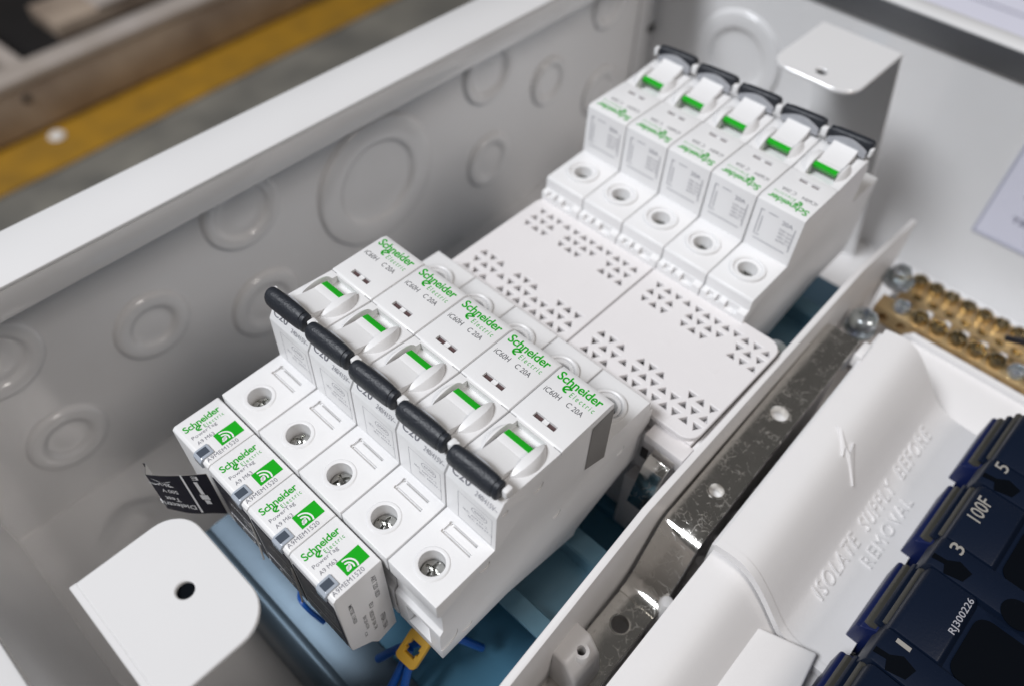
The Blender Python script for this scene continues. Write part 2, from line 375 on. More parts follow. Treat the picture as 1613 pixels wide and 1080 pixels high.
knockout(wf, Matrix.Translation((-36, YF, -4)) @ Matrix.Rotation(R(90), 4, 'X'), 27.5, 17)
# cover brackets
tb = Matrix.Translation((0, 0, RIM + 0.75))
t1 = MB().mesh(plate_mesh([rrect(30.2, 68.5, -97.5, -70.3, [0, 0, 9, 8], 8), circ(49.3, -81.2, 2.15, 20)], 1.6, 0.3), tb)
t1.box(30.2, 68.5, -99.0, -97.5, FLZ, RIM + 1.4)
part('cover_bracket', t1, M['paint'], en, ang=22)
b2 = MB().mesh(plate_mesh([rrect(24.5, 61.8, 206.5, 251, [8, 9, 0, 0], 8), circ(44.2, 214.5, 2.4, 20)], 1.6, 0.3), tb)
q0, q1 = (251, RIM + 1.4), (297, FLZ)
b2.add([(24.5, 250, RIM + 1.2), (61.8, 250, RIM + 1.2), (72, 288, FLZ), (34, 288, FLZ), (24.5, 251.5, RIM + 1.2), (61.8, 251.5, RIM + 1.2), (72, 289.5, FLZ), (34, 289.5, FLZ)],
       [(0, 1, 2, 3), (4, 7, 6, 5), (0, 3, 7, 4), (1, 5, 6, 2), (0, 4, 5, 1), (2, 6, 7, 3)])
part('cover_bracket', b2, M['paint'], en, ang=22)
for (x, y) in ((49.3, -81.2), (44.2, 214.5)):
    part('hole_shade_disc', MB().lathe([(2.12, 0.0), (2.12, 0.35)], (x, y, RIM), 20), M['shadeblack'], en)  # black disc closing the bracket hole, paints the shade seen through it
# printed label on the far wall
lb = part('wiring_label', MB().box(116, 215, YF - 0.5, YF - 0.1, -36, 34), M['paper'], wf)
bd = MB()
for a in ((116, 215, -36, -34.9), (116, 215, 33, 34), (116, 117.1, -34.9, 33)): bd.box(a[0], a[1], YF - 0.8, YF - 0.52, a[2], a[3])
part('label_border', bd, M['keyline'], wf)
lt = MB(); fy = YF - 0.7
for body, x, z, wd in (('6 WAY BOARD', 128.5, -8, 44), ('FULL RATED', 133, -15.5, 40), ('TERMINALS ONLY', 129, -22, 52)):
    text_mb(lt, body, frame((x, fy, z), (1, 0, 0), (0, 0, 1)), wd, 3.2, bold=0.012)
obj('label_lettering', flat_data(lt, 'label_lettering', M['inkblue']), wf)
for k, (x, y, r) in enumerate(((75, -97, 1.2), (66, -90, .5), (71, -88, .6), (86, -78, .5))): pass

tag(part('dark_fleck', MB().tube(smooth([(11, -67, FLZ + .5), (12.2, -66.2, FLZ + .6), (14, -65.6, FLZ + .6), (16, -66, FLZ + .5)]), 0.45, 8), M['seam']), 'small dark curved fleck lying on the enclosure floor near the front fold', 'debris')
# ================================================================== TRAY AND RAILS
tr = thing('mounting_tray', 'blue zinc plated mounting tray under both rows of breakers', 'tray')
TZ = -24
prof = [(-66, -40), (-66.5, -30), (-65.4, TZ - 2.2), (-63.6, TZ + 0.6), (-61.2, TZ + 1.4), (-58.6, TZ + 0.4), (-57.5, TZ - 1), (-57, TZ - 1.2), (206, TZ - 1.2), (206, TZ - 3.0), (-57, TZ - 3.0), (-60.5, TZ - 1.5), (-63.2, TZ - 3.5), (-64.6, -30), (-64.2, -40)]
tp = part('tray_base', MB().prism([p for p in [(-46, TZ - 1.2), (206, TZ - 1.2), (206, TZ - 3), (-46, TZ - 3)]], -10, 104), M['tray'], tr, 0.3)
part('front_fold', MB().prism([(-68.6, FLZ + 1), (-68.6, -38), (-68.0, -32), (-66.6, -27.6), (-64.6, -25.0), (-62.4, -24.3), (-61.6, -24.7), (-61.0, -24.7), (-60.4, -24.2), (-46.2, -24.2), (-46.2, -26.2), (-61, -26.2), (-63.6, -27), (-65.2, -29), (-66.3, -33), (-66.8, -38), (-66.8, FLZ + 1)], -13, 104), M['zinc'], tr, ang=50)
for y in (18, 45, 120, 160): part('tray_rib', MB().prism([(y - 4, TZ - 1.1), (y - 2.6, TZ + 1.6), (y + 2.6, TZ + 1.6), (y + 4, TZ - 1.1)], -8, 103), M['tray'], tr, 0.4)
for x in (6, 92): part('tray_support', MB().box(x - 4, x + 4, -50, 200, FLZ + 0.5, TZ - 3.2), M['zinc'], tr, 0.5)
def rail(y0, label):
    t = thing('din_rail', label, 'mounting rail', (0, y0, 0))
    r_ = [(-17.5, 3), (-17.5, 4.2), (-11.2, 4.2), (-10.6, 3.4), (-10.6, -3), (10.6, -3), (10.6, 3.4), (11.2, 4.2), (17.5, 4.2), (17.5, 3), (12, 3), (12, -4.2), (-12, -4.2), (-12, 3)]
    part('rail_profile', MB().prism(r_, -6, 103), M['rail'], t, ang=30)
    for x in (-1,): part('rail_screw', MB().lathe([(3.4, -3), (3.4, -1.2), (2.2, -0.4), (0.2, -0.3)], (x, 0, 0), 16), M['steel'], t)
    for x in (4, 50, 99): part('rail_foot', MB().box(x - 5, x + 5, -9, 9, TZ - 1, -4.3), M['zinc'], t, 0.3)
rail(0, 'zinc mounting rail under the near row of breakers')
rail(140.5, 'zinc mounting rail under the far row of breakers')

# ================================================================== CIRCUIT BREAKER (one built, nine copied)
def cyl_mesh(name, c, axis, r, h, n=28):
    mt = Matrix.Translation(c) @ (Matrix.Rotation(R(90), 4, 'Y') if axis == 'x' else (Matrix.Rotation(R(-90), 4, 'X') if axis == 'y' else Matrix.Identity(4)))
    return MB().lathe([(r, -h / 2), (r, h / 2)], (0, 0, 0), n, mt).data(name)
def box_mesh(*a): return MB().box(*a).data('tmp')
W0, W1 = 0.26, 17.74
body_prof = [(-42.5, 14.2), (-42.5, 31.0), (-41.2, 32.5), (-41.2, 42.5), (-42.5, 44.0), (-42.5, 50.6), (-22.3, 50.9), (-21.9, 67.0), (-19.4, 71.2), (-17.6, 71.5),
             (1.0, 69.9), (1.4, 70.2), (20.0, 70.2), (21.9, 69.6), (22.2, 50.0), (42.3, 49.2), (42.9, 48.4), (42.9, 44.2), (45.2, 43.6), (45.2, 36.0), (43.2, 35.0), (42.5, 33.0), (42.5, 20.0),
             (35, 18.6), (14.2, 9.4), (13.5, 6.4), (-17.0, 14.2)]
bm_body = MB().prism(body_prof, W0, W1).data('body', None, 0.42, seg=2)
cut = [cyl_mesh('t', (8.9, -35.5, 50), 'z', 3.45, 17), cyl_mesh('t', (9.4, 32.0, 50), 'z', 3.4, 17)]
cut += [box_mesh(4.4, 14.4, -28.05, -27.15, 49.7, 53), box_mesh(4.4, 13.9, -25.1, -24.3, 49.7, 53), box_mesh(4.1, 4.9, -27.6, -24.6, 50.1, 53), cyl_mesh('t', (4.4, -27.6, 51), 'z', .55, 1.8, 12), cyl_mesh('t', (4.5, -24.7, 51), 'z', .6, 1.8, 12)]
cut += [box_mesh(5.2, 12.4, 4.0, 5.7, 69.2, 72)]
cut += [cyl_mesh('t', (17.9, y, z), 'x', r, 1.0, 18) for y, z, r in ((-26, 47, 1.9), (-7, 63, 1.9), (2.5, 36, 1.7), (-19, 66, 1.1), (31, 36, 1.9), (-33, 20, 2.0))]
cut += [cyl_mesh('t', (17.9, -40.5, 24), 'x', 4.2, 0.9, 22)]
cut += [box_mesh(3.4, 8.2, 43.2, 47, 41.5, 46), box_mesh(10.5, 12.0, 43.2, 47, 42.0, 46), box_mesh(13.2, 15.4, 43.6, 47, 42.2, 46), box_mesh(4.5, 13.5, -44, -40.0, 18, 29), box_mesh(16.6, 19, -44, -41.4, 38.5, 43.2), box_mesh(4.5, 13.5, 41.5, 44, 20, 32)]
cut += [box_mesh(3.4, 13.3, -16.5, 0.3, 67.6, 72)]
cut += [box_mesh(15.2, 19, 0.75, 1.05, 68.9, 71), box_mesh(-1, 2.6, 0.75, 1.05, 68.9, 71)]
me_body = boolean(bm_body, cut)
def join_more(me, mb):
    b = bmesh.new(); b.from_mesh(me); t = mb.data('tmp'); b.from_mesh(t); b.to_mesh(me); b.free(); return me
rings = MB()
for c in ((8.9, -35.5, 50.55), (9.4, 32.0, 49.3)):
    rings.lathe([(3.46, -0.4), (3.46, 0.42), (3.75, 0.55), (4.35, 0.5), (4.7, 0.2), (4.75, -0.4)], c, 32, cap=False)
rings.lathe([(4.8, -.2), (4.8, 1.0), (5.3, 1.3), (6.0, 1.1), (6.3, 0.2), (6.3, -.4)], (9.4, 32.0, 49.3), 32, cap=False)
me_body = join_more(me_body, rings); finish(me_body, True, 32); me_body.materials.clear(); me_body.materials.append(M['plastic'])

YC, ZC = -7.2, 63.0
dome = boolean(cyl_mesh('t', (9.2, YC, ZC - 0.9), 'x', 11.0, 30, 96), [MB().lathe([(8.2, 64.2), (8.2, 69.6), (7.95, 70.6), (7.5, 71.6), (6.8, 72.6), (6.0, 73.4), (5.2, 74.5)], (9.2, YC, 0), 64).data('t')], 'INTERSECT')
dome = boolean(dome, [box_mesh(3.5, 13.2, -30, 10, 60, 90)])
finish(dome, True, 32); dome.materials.clear(); dome.materials.append(M['plastic'])
RD = 8.9
def arcp(r, angs): return [(YC + r * math.cos(R(a)), ZC + r * math.sin(R(a))) for a in angs]
me_drum = MB().prism(arcp(RD, [69 + 3 * k for k in range(37)]), 4.2, 13.1).data('drum', M['plastic'], ang=30)
me_flag = MB().prism(arcp(RD + .18, (67.5, 70, 72, 74, 76, 78, 80)) + arcp(RD - 1.6, (80, 74, 67.8)), 4.35, 13.0).data('status_flag', M['flag'])
# handle: rounded black bar with a pale recess facing the drum
hp = [(-17.9, 72.3), (-17.4, 73.0), (-17.2, 77.2), (-17.5, 78.0), (-18.2, 78.5), (-19.3, 78.6), (-20.3, 78.2), (-21.2, 77.3), (-21.8, 75.9), (-22.0, 74.3), (-21.8, 73.0), (-21.1, 72.1), (-20.2, 71.7), (-19.0, 71.7)]
hm = MB(); cy_, cz_ = -19.6, 75.2; vs = []; fs = []; ST = [(0.75, .60), (0.95, .76), (1.6, .87), (3.5, .92), (9, .93), (13.4, .91), (14.7, .87), (14.85, .78), (15.2, .78), (15.35, .85), (16.1, .83), (16.4, .70)]
for x, k in ST:
    for y, z in hp: vs.append((x, cy_ + (y - cy_) * k + (x - 9) * 0.055, cz_ + (z - cz_) * k - (x - 9) * 0.03))
for a in range(len(ST) - 1):
    for b in range(len(hp)):
        b2 = (b + 1) % len(hp); fs.append((a * len(hp) + b, a * len(hp) + b2, (a + 1) * len(hp) + b2, (a + 1) * len(hp) + b))
fs += [tuple(range(len(hp))), tuple((len(ST) - 1) * len(hp) + b for b in range(len(hp)))]
me_handle = hm.add(vs, fs).data('handle', M['black'], 0.0, ang=42)
arc = [(1.6, 72.6)] + [(1.6 + 14.2 * k / 12, 73.6 + 3.4 * math.sin(math.pi * (0.10 + 0.84 * k / 12))) for k in range(13)] + [(15.8, 72.6)]
me_inside = MB().prism(arc, -17.9, -16.75, 'y').data('handle_inside', M['greyplastic'])
me_arm = MB().prism([(-18.6, 72.4), (-15.5, 66.0), (-10, 68.0), (-7.4, 70.6), (-8.2, 71.9), (-9.6, 72.1), (-12, 72.55), (-15, 73.5), (-18.4, 75.2)], 4.2, 13.1).data('handle_arm', M['plastic'], 0.0, ang=40)
me_stub = MB().box(16.6, 18.3, -19.4, -16.9, 73.4, 76.6).data('linking_stub', M['plastic'], 0.5)
me_stub2 = MB().box(-0.1, 1.0, -19.4, -17.0, 73.6, 76.4).data('linking_stub', M['plastic'], 0.3)
def screw_mesh():
    mb = MB().lathe([(3.4, -2), (3.4, 1.0), (3.1, 1.9), (2.4, 2.8), (1.3, 3.4), (0.3, 3.55)], (0, 0, 0), 26)
    d = mb.data('terminal_screw')
    d = boolean(d, [box_mesh(-2.6, 2.6, -0.42, 0.42, 2.0, 5), box_mesh(-0.42, 0.42, -2.2, 2.2, 2.0, 5)])
    finish(d, True, 30); d.materials.clear(); d.materials.append(M['screw']); return d
me_screw = screw_mesh()
# prints
I3 = Matrix.Identity(4)
me_brand = flat_data(brand(frame((1.5, 17.3, 70.24), (1, 0, 0), (0, 1, 0)), 14.6, 3.0), 'brand_lettering', M['green'])
tx = MB(); TP = lambda x, y: frame((x, y, 70.24), (1, 0, 0), (0, 1, 0))
text_mb(tx, 'iC60H', TP(1.6, 11.9), 5.3, 1.75, bold=0.004); text_mb(tx, 'C 20A', TP(9.2, 11.9), 5.2, 1.7, bold=0.004)
me_rating = flat_data(tx, 'rating_lettering', M['ink'])
# slanted strip under the handle: C20, 240/415V~
sd = Vector((0, 2.5, 4.2)).normalized()
def SP(x, k): 
    b0 = Vector((x, -21.75, 67.35)) + sd * k + Vector((0, -0.86, 0.5)) * 0.12
    return frame(b0, (1, 0, 0), sd)
cl = MB(); text_mb(cl, 'C20', SP(1.5, 1.5), 6.2, 2.7, bold=0.0); me_curve = flat_data(cl, 'curve_lettering', M['midink'])
vl = MB(); text_mb(vl, '240/415V~', SP(9.8, 0.9), 7.4, 1.4)
FP = lambda x, z: frame((x, -22.34 + (z - 50.9) * 0.0248, z), (1, 0, 0), (0, 0.0248, 1))
text_mb(vl, '6000', FP(10.3, 61.2), 3.6, 1.1)
for z in (58.0, 56.2): text_mb(vl, 'IEC 60947-2', FP(6.4 + (58 - z), z), 8.4, 0.9)
ring_strip(vl, 0, 0, 2.5, 2.72, 0, 360, FP(12.0, 61.6) @ Matrix.Scale(0.62, 4, (0, 1, 0)), 24)
def outline(mb, F, x0, x1, z0, z1, t=0.12):
    for a in ((x0, x1, z0, z0 + t), (x0, x1, z1 - t, z1), (x0, x0 + t, z0, z1), (x1 - t, x1, z0, z1)):
        mt = F(0, 0)
        vs_ = [F(a[0], a[2]).translation, F(a[1], a[2]).translation, F(a[1], a[3]).translation, F(a[0], a[3]).translation]
        mb.add(vs_, [(0, 1, 2, 3)])
outline(vl, FP, 4.6, 16.4, 51.9, 64.6)
me_small = flat_data(vl, 'approval_lettering', M['faint'])
# rear upright face: wiring diagram and rating
BP = lambda x, z: frame((x, 22.31 - (z - 50) * 0.0153, z), (-1, 0, 0), (0, -0.0153, 1))
rd = MB(); text_mb(rd, '20A', BP(7.2, 64.4), 4.0, 1.7, bold=0.01)
for k, z in enumerate((61.9, 60.4, 58.9, 57.4)): text_mb(rd, ('230V 6kA', '400V 6kA', '440V 3kA', '60947-2')[k], BP(7.4, z), 5.0, 0.9)
for x, z0, z1 in ((15.4, 56.0, 66.5), (14.2, 57.2, 63.8), (2.3, 55.5, 65.0)):
    rd.add([BP(x, z0).translation, BP(x - .3, z0).translation, BP(x - .3, z1).translation, BP(x, z1).translation], [(0, 1, 2, 3)])
for x0, x1, z in ((15.4, 14.0, 66.2), (15.4, 13.2, 56.0), (12.5, 9.0, 66.2), (15.2, 3.0, 54.2)):
    rd.add([BP(x0, z).translation, BP(x1, z).translation, BP(x1, z + .3).translation, BP(x0, z + .3).translation], [(0, 1, 2, 3)])
me_diag = flat_data(rd, 'diagram_lettering', M['faint'])
me_win = MB().box(5.25, 12.35, 4.05, 5.65, 69.2, 69.35).data('trip_window', M['trip'])
me_winbar = MB().box(8.0, 9.7, 4.1, 5.6, 69.36, 69.75).data('trip_mark', M['plastic'])

def make_breaker():
    t = bpy.data.objects.new('circuit_breaker', None); C.objects.link(t); t.empty_display_size = 0.01
    b = obj('body', me_body, t); cc = obj('toggle_collar', dome, t); d = obj('drum', me_drum, t)
    obj('status_flag', me_flag, d)
    h = obj('handle', me_handle, t); obj('handle_inside', me_inside, h); obj('handle_arm', me_arm, h); obj('linking_stub', me_stub, h); obj('linking_stub', me_stub2, h)
    obj('terminal_screw', me_screw, t, (8.9, -35.5, 44.4)).rotation_euler = (0, 0, R(28))
    obj('terminal_screw', me_screw, t, (9.4, 32.0, 43.6)).rotation_euler = (0, 0, R(-17))
    obj('brand_lettering', me_brand, t); obj('rating_lettering', me_rating, t); obj('curve_lettering', me_curve, t); obj('approval_lettering', me_small, t); obj('diagram_lettering', me_diag, t)
    wn_ = obj('trip_window', me_win, t); obj('trip_mark', me_winbar, wn_)
    return t
def copy_tree(o, parent=None):
    c = o.copy(); C.objects.link(c)
    if parent: c.parent = parent
    for ch in list(o.children): copy_tree(ch, c)
    return c
br = make_breaker()
fl_ = ['white breaker at the left end of the near row, beside the knockout wall',
       'second white breaker from the knockout wall in the near row',
       'middle white breaker of the near row, two on either side',
       'fourth white breaker from the knockout wall in the near row, left of the end one',
       'white breaker at the right end of the near row with bare side and yellow clip']
bl_ = ['blurred breaker at the left end of the far row, nearest the knockout wall',
       'second blurred breaker from the knockout wall in the far row',
       'middle blurred breaker of the far row, two on either side',
       'fourth blurred breaker from the knockout wall in the far row',
       'blurred breaker at the right end of the far row, nearest the partition']
allb = [br] + [copy_tree(br) for _ in range(9)]
for k in range(5):
    a = allb[k]; a.location = Vector((18 * k, 0, 0)) * S; tag(a, fl_[k], 'circuit breaker', 'circuit breakers in the near row')
    b = allb[5 + k]; b.location = Vector((18 * k + 18 - 0.3, 140.5, 0)) * S; b.rotation_euler = (0, 0, math.pi); tag(b, bl_[k], 'circuit breaker', 'circuit breakers in the far row')
for i, a in enumerate(allb):            # screws never sit at the same angle
    for ch in a.children:
        if ch.name.startswith('terminal_screw'): ch.rotation_euler = (0, 0, random.uniform(0, 3.1))
e5 = allb[4]
part('side_panel', MB().add([(17.88, 22.0, 67.6), (17.88, 13.2, 67.3), (17.88, 12.8, 47.4), (17.88, 21.9, 43.5)], [(0, 1, 2, 3)]), M['greypanel'], e5)
yc_ = MB().mesh(plate_mesh([rrect(-5.6, 5.6, -7.5, 7.5, 2.2), [(-2.6, -3.2), (2.6, -3.2), (2.6, -1), (3.4, -1), (3.4, 1), (2.6, 1), (2.6, 3.4), (-2.6, 3.4), (-2.6, 1), (-3.4, 1), (-3.4, -1), (-2.6, -1)]], 3.0, 0.4),
                frame((6.6, -44.2, 3.0), (0.98, 0.05, 0.0), (-0.05, 0.80, 0.58)) @ Matrix.Scale(0.68, 4))
part('rail_clip', yc_, M['clip'], e5)

# ================================================================== METERING TAGS (four)
tagp = [(-58.3, 47.6), (-57.4, 48.4), (-43.4, 48.4), (-43.0, 48.0), (-43.0, 6), (-50, 4), (-52, 8), (-58.0, 13.5), (-58.3, 16)]
me_tag = MB().prism(tagp, 0.12, 17.88).data('tag_body', M['plastic'], 0.5)
TF = lambda x, y: frame((x, y, 48.46), (0, 1, 0), (-1, 0, 0))       # letters run away from the viewer, tops towards the knockout wall
me_tb = flat_data(brand(TF(4.7, -56.5), 11.4, 2.3), 'brand_lettering', M['green'])
g = MB(); text_mb(g, 'PowerTag', TF(8.3, -56.2), 7.7, 1.55, space=1.05); text_mb(g, 'A9 M63', TF(10.4, -56.0), 5.2, 1.25); text_mb(g, 'A9MEM1520', TF(17.0, -57.2), 9.8, 1.35, space=1.05)
me_tt = flat_data(g, 'type_lettering', M['midink'])
bd_ = MB(); quad(bd_, TF(0, 0), -51.6, -44.4, -15.1, -10.5); me_badge = flat_data(bd_, 'green_badge', M['green'])
wv = MB(); wm = frame((13.7, -50.0, 48.52), (0, 1, 0), (-1, 0, 0))
for r0 in (1.45, 2.45): ring_strip(wv, 0, 0, r0 - .22, r0 + .22, -30, 95, wm, 12)
ring_strip(wv, 0.1, 0.0, 0.0, 0.7, 0, 360, wm, 12); quad(wv, wm @ Matrix.Rotation(R(40), 4, 'Z'), -0.9, 1.0, -0.3, .3)
me_wave = flat_data(wv, 'wave_symbol', M['whiteink'])
me_led = MB().prism([(-58.9, 45.2), (-58.9, 47.9), (-58.0, 48.95), (-54.2, 48.95), (-54.2, 48.3), (-57.6, 48.3), (-58.2, 45.2)], 11.6, 15.4).data('led_window', M['smoke'], 0.25)
me_led2 = MB().box(12.3, 14.6, -58.0, -55.0, 48.96, 49.0).data('led', M['darkwin'])
me_ffront = MB().box(0.8, 17.2, -58.55, -58.32, 17.5, 44.2).data('front_label', M['sticker'])
fw = MB(); FF = lambda x, z: frame((x, -58.6, z), (-1, 0, 0), (0, 0, -1))
text_mb(fw, 'Dielectric', FF(16.4, 38), 10, 2.0); text_mb(fw, 'Test', FF(16.4, 34.5), 5, 2.0); text_mb(fw, '500 V', FF(16.4, 30.5), 6, 2.0)
fw.box(2, 16.4, -58.63, -58.57, 25.4, 25.9); ring_strip(fw, 0, 0, 2.6, 3.0, 0, 360, FF(9, 21), 18)
me_ftext = flat_data(fw, 'warning_lettering', M['whiteink'])
me_film = MB()
vs = []; fs = []
for i in range(7):
    z = 40 - 5.2 * i; bl = 1.1 * math.sin(i / 6 * math.pi) + 0.7
    for x in (0.2, 17.4): vs.append((x, -58.7 - bl - (0.7 if x < 5 else 0), z))
for i in range(6): fs.append((2 * i, 2 * i + 1, 2 * i + 3, 2 * i + 2))
film = MB().add(vs, fs)
def ptag(k, label):
    t = thing('power_tag', label, 'metering tag', (18 * k - 1.7, 0, 0), 0, 'metering tags clipped to the near breakers')
    obj('tag_body', me_tag, t); obj('brand_lettering', me_tb, t); obj('type_lettering', me_tt, t)
    b = obj('green_badge', me_badge, t); obj('wave_symbol', me_wave, b)
    l = obj('led_window', me_led, t); obj('led', me_led2, l)
    if k != 0:
        f = obj('front_label', me_ffront, t); obj('warning_lettering', me_ftext, f)
    return t
tl_ = ['white metering tag with green badge, farthest left and free of black stickers',
       'second metering tag from the left, with the black sticker flag at its foot',
       'third metering tag from the left, black label on its front',
       'rightmost metering tag, small black print on its side']
tags = [ptag(k, tl_[k]) for k in range(4)]
sp = MB(); RF = lambda y, z: frame((17.92, y, z), (0, 0, -1), (0, 1, 0))
for i, (y, z, wd, h, body) in enumerate(((-47.2, 44.5, 13.0, 1.5, 'ART 320 1820'), (-49.7, 31.5, 3.0, 1.3, 'EU'), (-55.2, 40.0, 12.0, 1.2, 'METSE 13420'), (-52.4, 27.5, 9.0, 1.1, 'SN 20 4174'), (-50.3, 27.0, 13.0, 1.3, '1820 5F 0A 74'), (-47.5, 19.5, 10.5, 1.7, 'FF8A17BA'), (-53.3, 17.6, 3, .8, 'CE'))):
    text_mb(sp, body, RF(y, z), wd, h, bold=0.012)
obj('serial_lettering', flat_data(sp, 'serial_lettering', M['ink']), tags[3])
for k in (2, 3):
    tg = thing('protective_film', ['peeling clear film with grey edge on the third metering tag', 'peeling clear film with grey edge on the rightmost metering tag'][k - 2], 'film', (18 * k - 1.7, 0, 0))
    vs = []; fs = []
    for i in range(8):
        z = 42 - 3.0 * i; bl = 0.2 + 1.1 * (i / 7) ** 1.6
        for x, e in ((0.1, 0.5), (0.45, 0.25)): vs.append((x, -58.5 - bl - e, z))
    for i in range(7): fs.append((2 * i, 2 * i + 1, 2 * i + 3, 2 * i + 2))
    vs += [(x, y + 0.15, z) for x, y, z in vs[:]]; n_ = 16; fs += [tuple(i + n_ for i in reversed(f)) for f in fs]
    part('film_edge', MB().add(vs, fs), M['stickerback'], tg)
# black sticker flag peeling away from the second tag
sk = thing('warning_sticker', 'black dielectric test sticker peeling away from the second metering tag', 'sticker')
A0, B0 = Vector((15.5, -59.2, 0)), Vector((-0.5, -71.3, 0))
def SKp(u, z):       # u 0..1 along the flag, gently curled
    p = A0.lerp(B0, u); nrm = Vector((0.603, -0.798, 0)); p = p + nrm * (2.4 * math.sin(u * 3.0) * 0.5) + (Vector((-1.5, 2.2, 0)) if u > 0.93 else Vector((0, 0, 0)))
    return Vector((p.x, p.y, z + 1.2 * math.sin(u * 2.6)))
vs = []; fs = []; NU = 20
for i in range(NU + 1):
    u = i / NU
    zt = 45.0 - 4.6 * u; zb = 22.0 - 1.4 * u + 1.2 * math.sin(u * 9) * 0.3
    if u > 0.93: zt += 1.5
    for z in (zt, zb): vs.append(SKp(u, z))
for i in range(NU): fs.append((2 * i, 2 * i + 1, 2 * i + 3, 2 * i + 2))
n_ = len(vs); vs2 = [v - Vector((0.603, -0.798, 0)) * 0.18 for v in vs]
skin = MB().add(vs, fs)
part('sticker_sheet', skin, M['sticker'], sk)
part('sticker_backing', MB().add(vs2, fs), M['stickerback'], sk)
sl = MB()
def sktext(body, u, zc, wd, h, bold=0.0):
    # read upside down: letters start near the flag's root and run outwards, tops pointing down
    tmp = MB(); text_mb(tmp, body, Matrix.Identity(4), wd, h, bold=bold, res=2)
    L_ = (B0 - A0).length
    sl.add([SKp(u + v[0] / L_, zc - v[1]) + Vector((0.603, -0.798, 0)) * 0.08 for v in tmp.v], tmp.f)
sktext('Dielectric', 0.39, 26.5, 11.0, 2.6, 0.012); sktext('Test', 0.56, 30.0, 4.6, 2.3, 0.012); sktext('500 V', 0.53, 34.4, 4.8, 2.0, 0.01); sktext('2kV', 0.58, 38.0, 4.0, 2.0); sktext('max', 0.82, 37.2, 2.5, 1.2)
sktext('E', 0.14, 43.5, 1.7, 2.0, 0.02)
L_ = (B0 - A0).length
def skpoly(pts): 
    sl.add([SKp(u, z) + Vector((0.603, -0.798, 0)) * 0.09 for u, z in pts], [tuple(range(len(pts)))])
for k in range(6): skpoly([(0.335 - 0.002 * k, 44 - 3.6 * k), (0.365 - 0.002 * k, 44 - 3.6 * k), (0.363 - 0.002 * k, 40.4 - 3.6 * k), (0.333 - 0.002 * k, 40.4 - 3.6 * k)])
skpoly([(0.175, 40.5), (0.225, 40.5), (0.21, 33.5), (0.16, 33.5)]); skpoly([(0.13, 33.2), (0.24, 33.2), (0.23, 30.5), (0.12, 30.5)]); skpoly([(0.14, 30.2), (0.21, 30.2), (0.20, 28.0), (0.13, 28.0)])
for a, b in (((0.54, 39.4), (0.85, 36.2)), ((0.54, 36.2), (0.85, 39.4))): skpoly([a, (a[0] + .03, a[1]), b, (b[0] - .03, b[1])])
o = obj('sticker_lettering', flat_data(sl, 'sticker_lettering', M['whiteink']), sk)

# ================================================================== VENTED COVERS
XS = [0, 4, 8, 12, 16.2, 20, 23.8, 27.6, 31.4, 35.2, 39, 43]
def vent(x0, x1, label, rad):
    t = thing('vent_cover', label, 'cover', (0, 0, 0), 0, 'vented covers between the breaker rows')
    loops = [rrect(x0, x1, 45.2, 96.6, rad, 6)]
    for j, y in enumerate((51.0, 55.4, 59.8, 81.8, 86.1, 90.4)):
        for i in range(12):
            if j == 2 and i in (3, 7, 8): continue
            if j == 3 and i in (3, 7, 8): continue
            if j == 4 and i in (3, 8): continue
            if j == 0 and i in (3,): continue
            x = x0 + (58.9 - 53.2) + XS[i] + (0.0 if j % 2 == 0 else 0.25)
            up = (i + j) % 2 == 0
            r = 1.85; ang = [90, 210, 330] if up else [270, 30, 150]
            loops.append([(x + r * math.cos(R(a)) * 0.98, y + (-.25 if up else .25) + r * math.sin(R(a)) * .95) for a in ang])
    me = plate_mesh(loops, 1.9, 0.22)
    part('panel', MB().mesh(me, Matrix.Translation((0, 0, 39.1))), M['cover'], t, ang=30)
    part('skirt', MB().prism(rrect(x0 + 0.5, x1 - 0.5, 45.8, 96.0, rad, 6), 36.4, 38.1, 'z'), M['dark'], t)
    me2 = MB().box(x0 + 21, x0 + 24, 70, 73.4, 40.05, 40.12); part('moulding_mark', me2, M['cover'], t)
    part('moulding_mark', MB().box(x0 + 38, x0 + 41.5, 71, 75, 40.05, 40.12), M['cover'], t)
    return t
# walls of the cover seen through its holes: a hollow box
def hollow(mb, x0, x1, y0, y1, z0, z1, t):
    mb.box(x0, x1, y0, y0 + t, z0, z1); mb.box(x0, x1, y1 - t, y1, z0, z1); mb.box(x0, x0 + t, y0 + t, y1 - t, z0, z1); mb.box(x1 - t, x1, y0 + t, y1 - t, z0, z1); return mb
_v = vent
def vent2(*a):
    t = _v(*a)
    for ch in list(t.children):
        if ch.name.startswith('skirt'):
            me = hollow(MB(), a[0] + .6, a[1] - .6, 45.9, 95.9, 31, 38.1, 1.6).data('skirt', M['cover']); ch.data = me
    return t
vent2(-0.6, 52.6, 'left vented cover with triangular holes, nearer the knockout wall', [1.5, 1, 1, 4])
vent2(53.2, 104.6, 'right vented cover with triangular holes, next to the partition', [1, 5, 5, 1])
bb = thing('busbar_block', 'white plastic busbar block under the vented covers', 'busbar block')
part('block', MB().box(-0.4, 103.5, 46.5, 95.5, TZ, 30.6), M['cover'], bb, 0.6)
part('ledge', MB().box(85, 105.5, 43.6, 46.4, 24, 33.2), M['cover'], bb, 0.6)
part('ledge', MB().box(91.5, 105.5, 40.2, 46.3, 33.4, 37.0), M['cover'], bb, 0.6)
part('lower_step', MB().box(88, 103.4, 41.0, 46.4, TZ, 8.5), M['cover'], bb, 0.6)
for x in (91.6, 104): part('slot_shade', MB().box(x - 1.2, x + 1.2, 43.2, 43.55, 20, 25), M['seam'], bb)  # thin dark plates painting the shade inside the slots
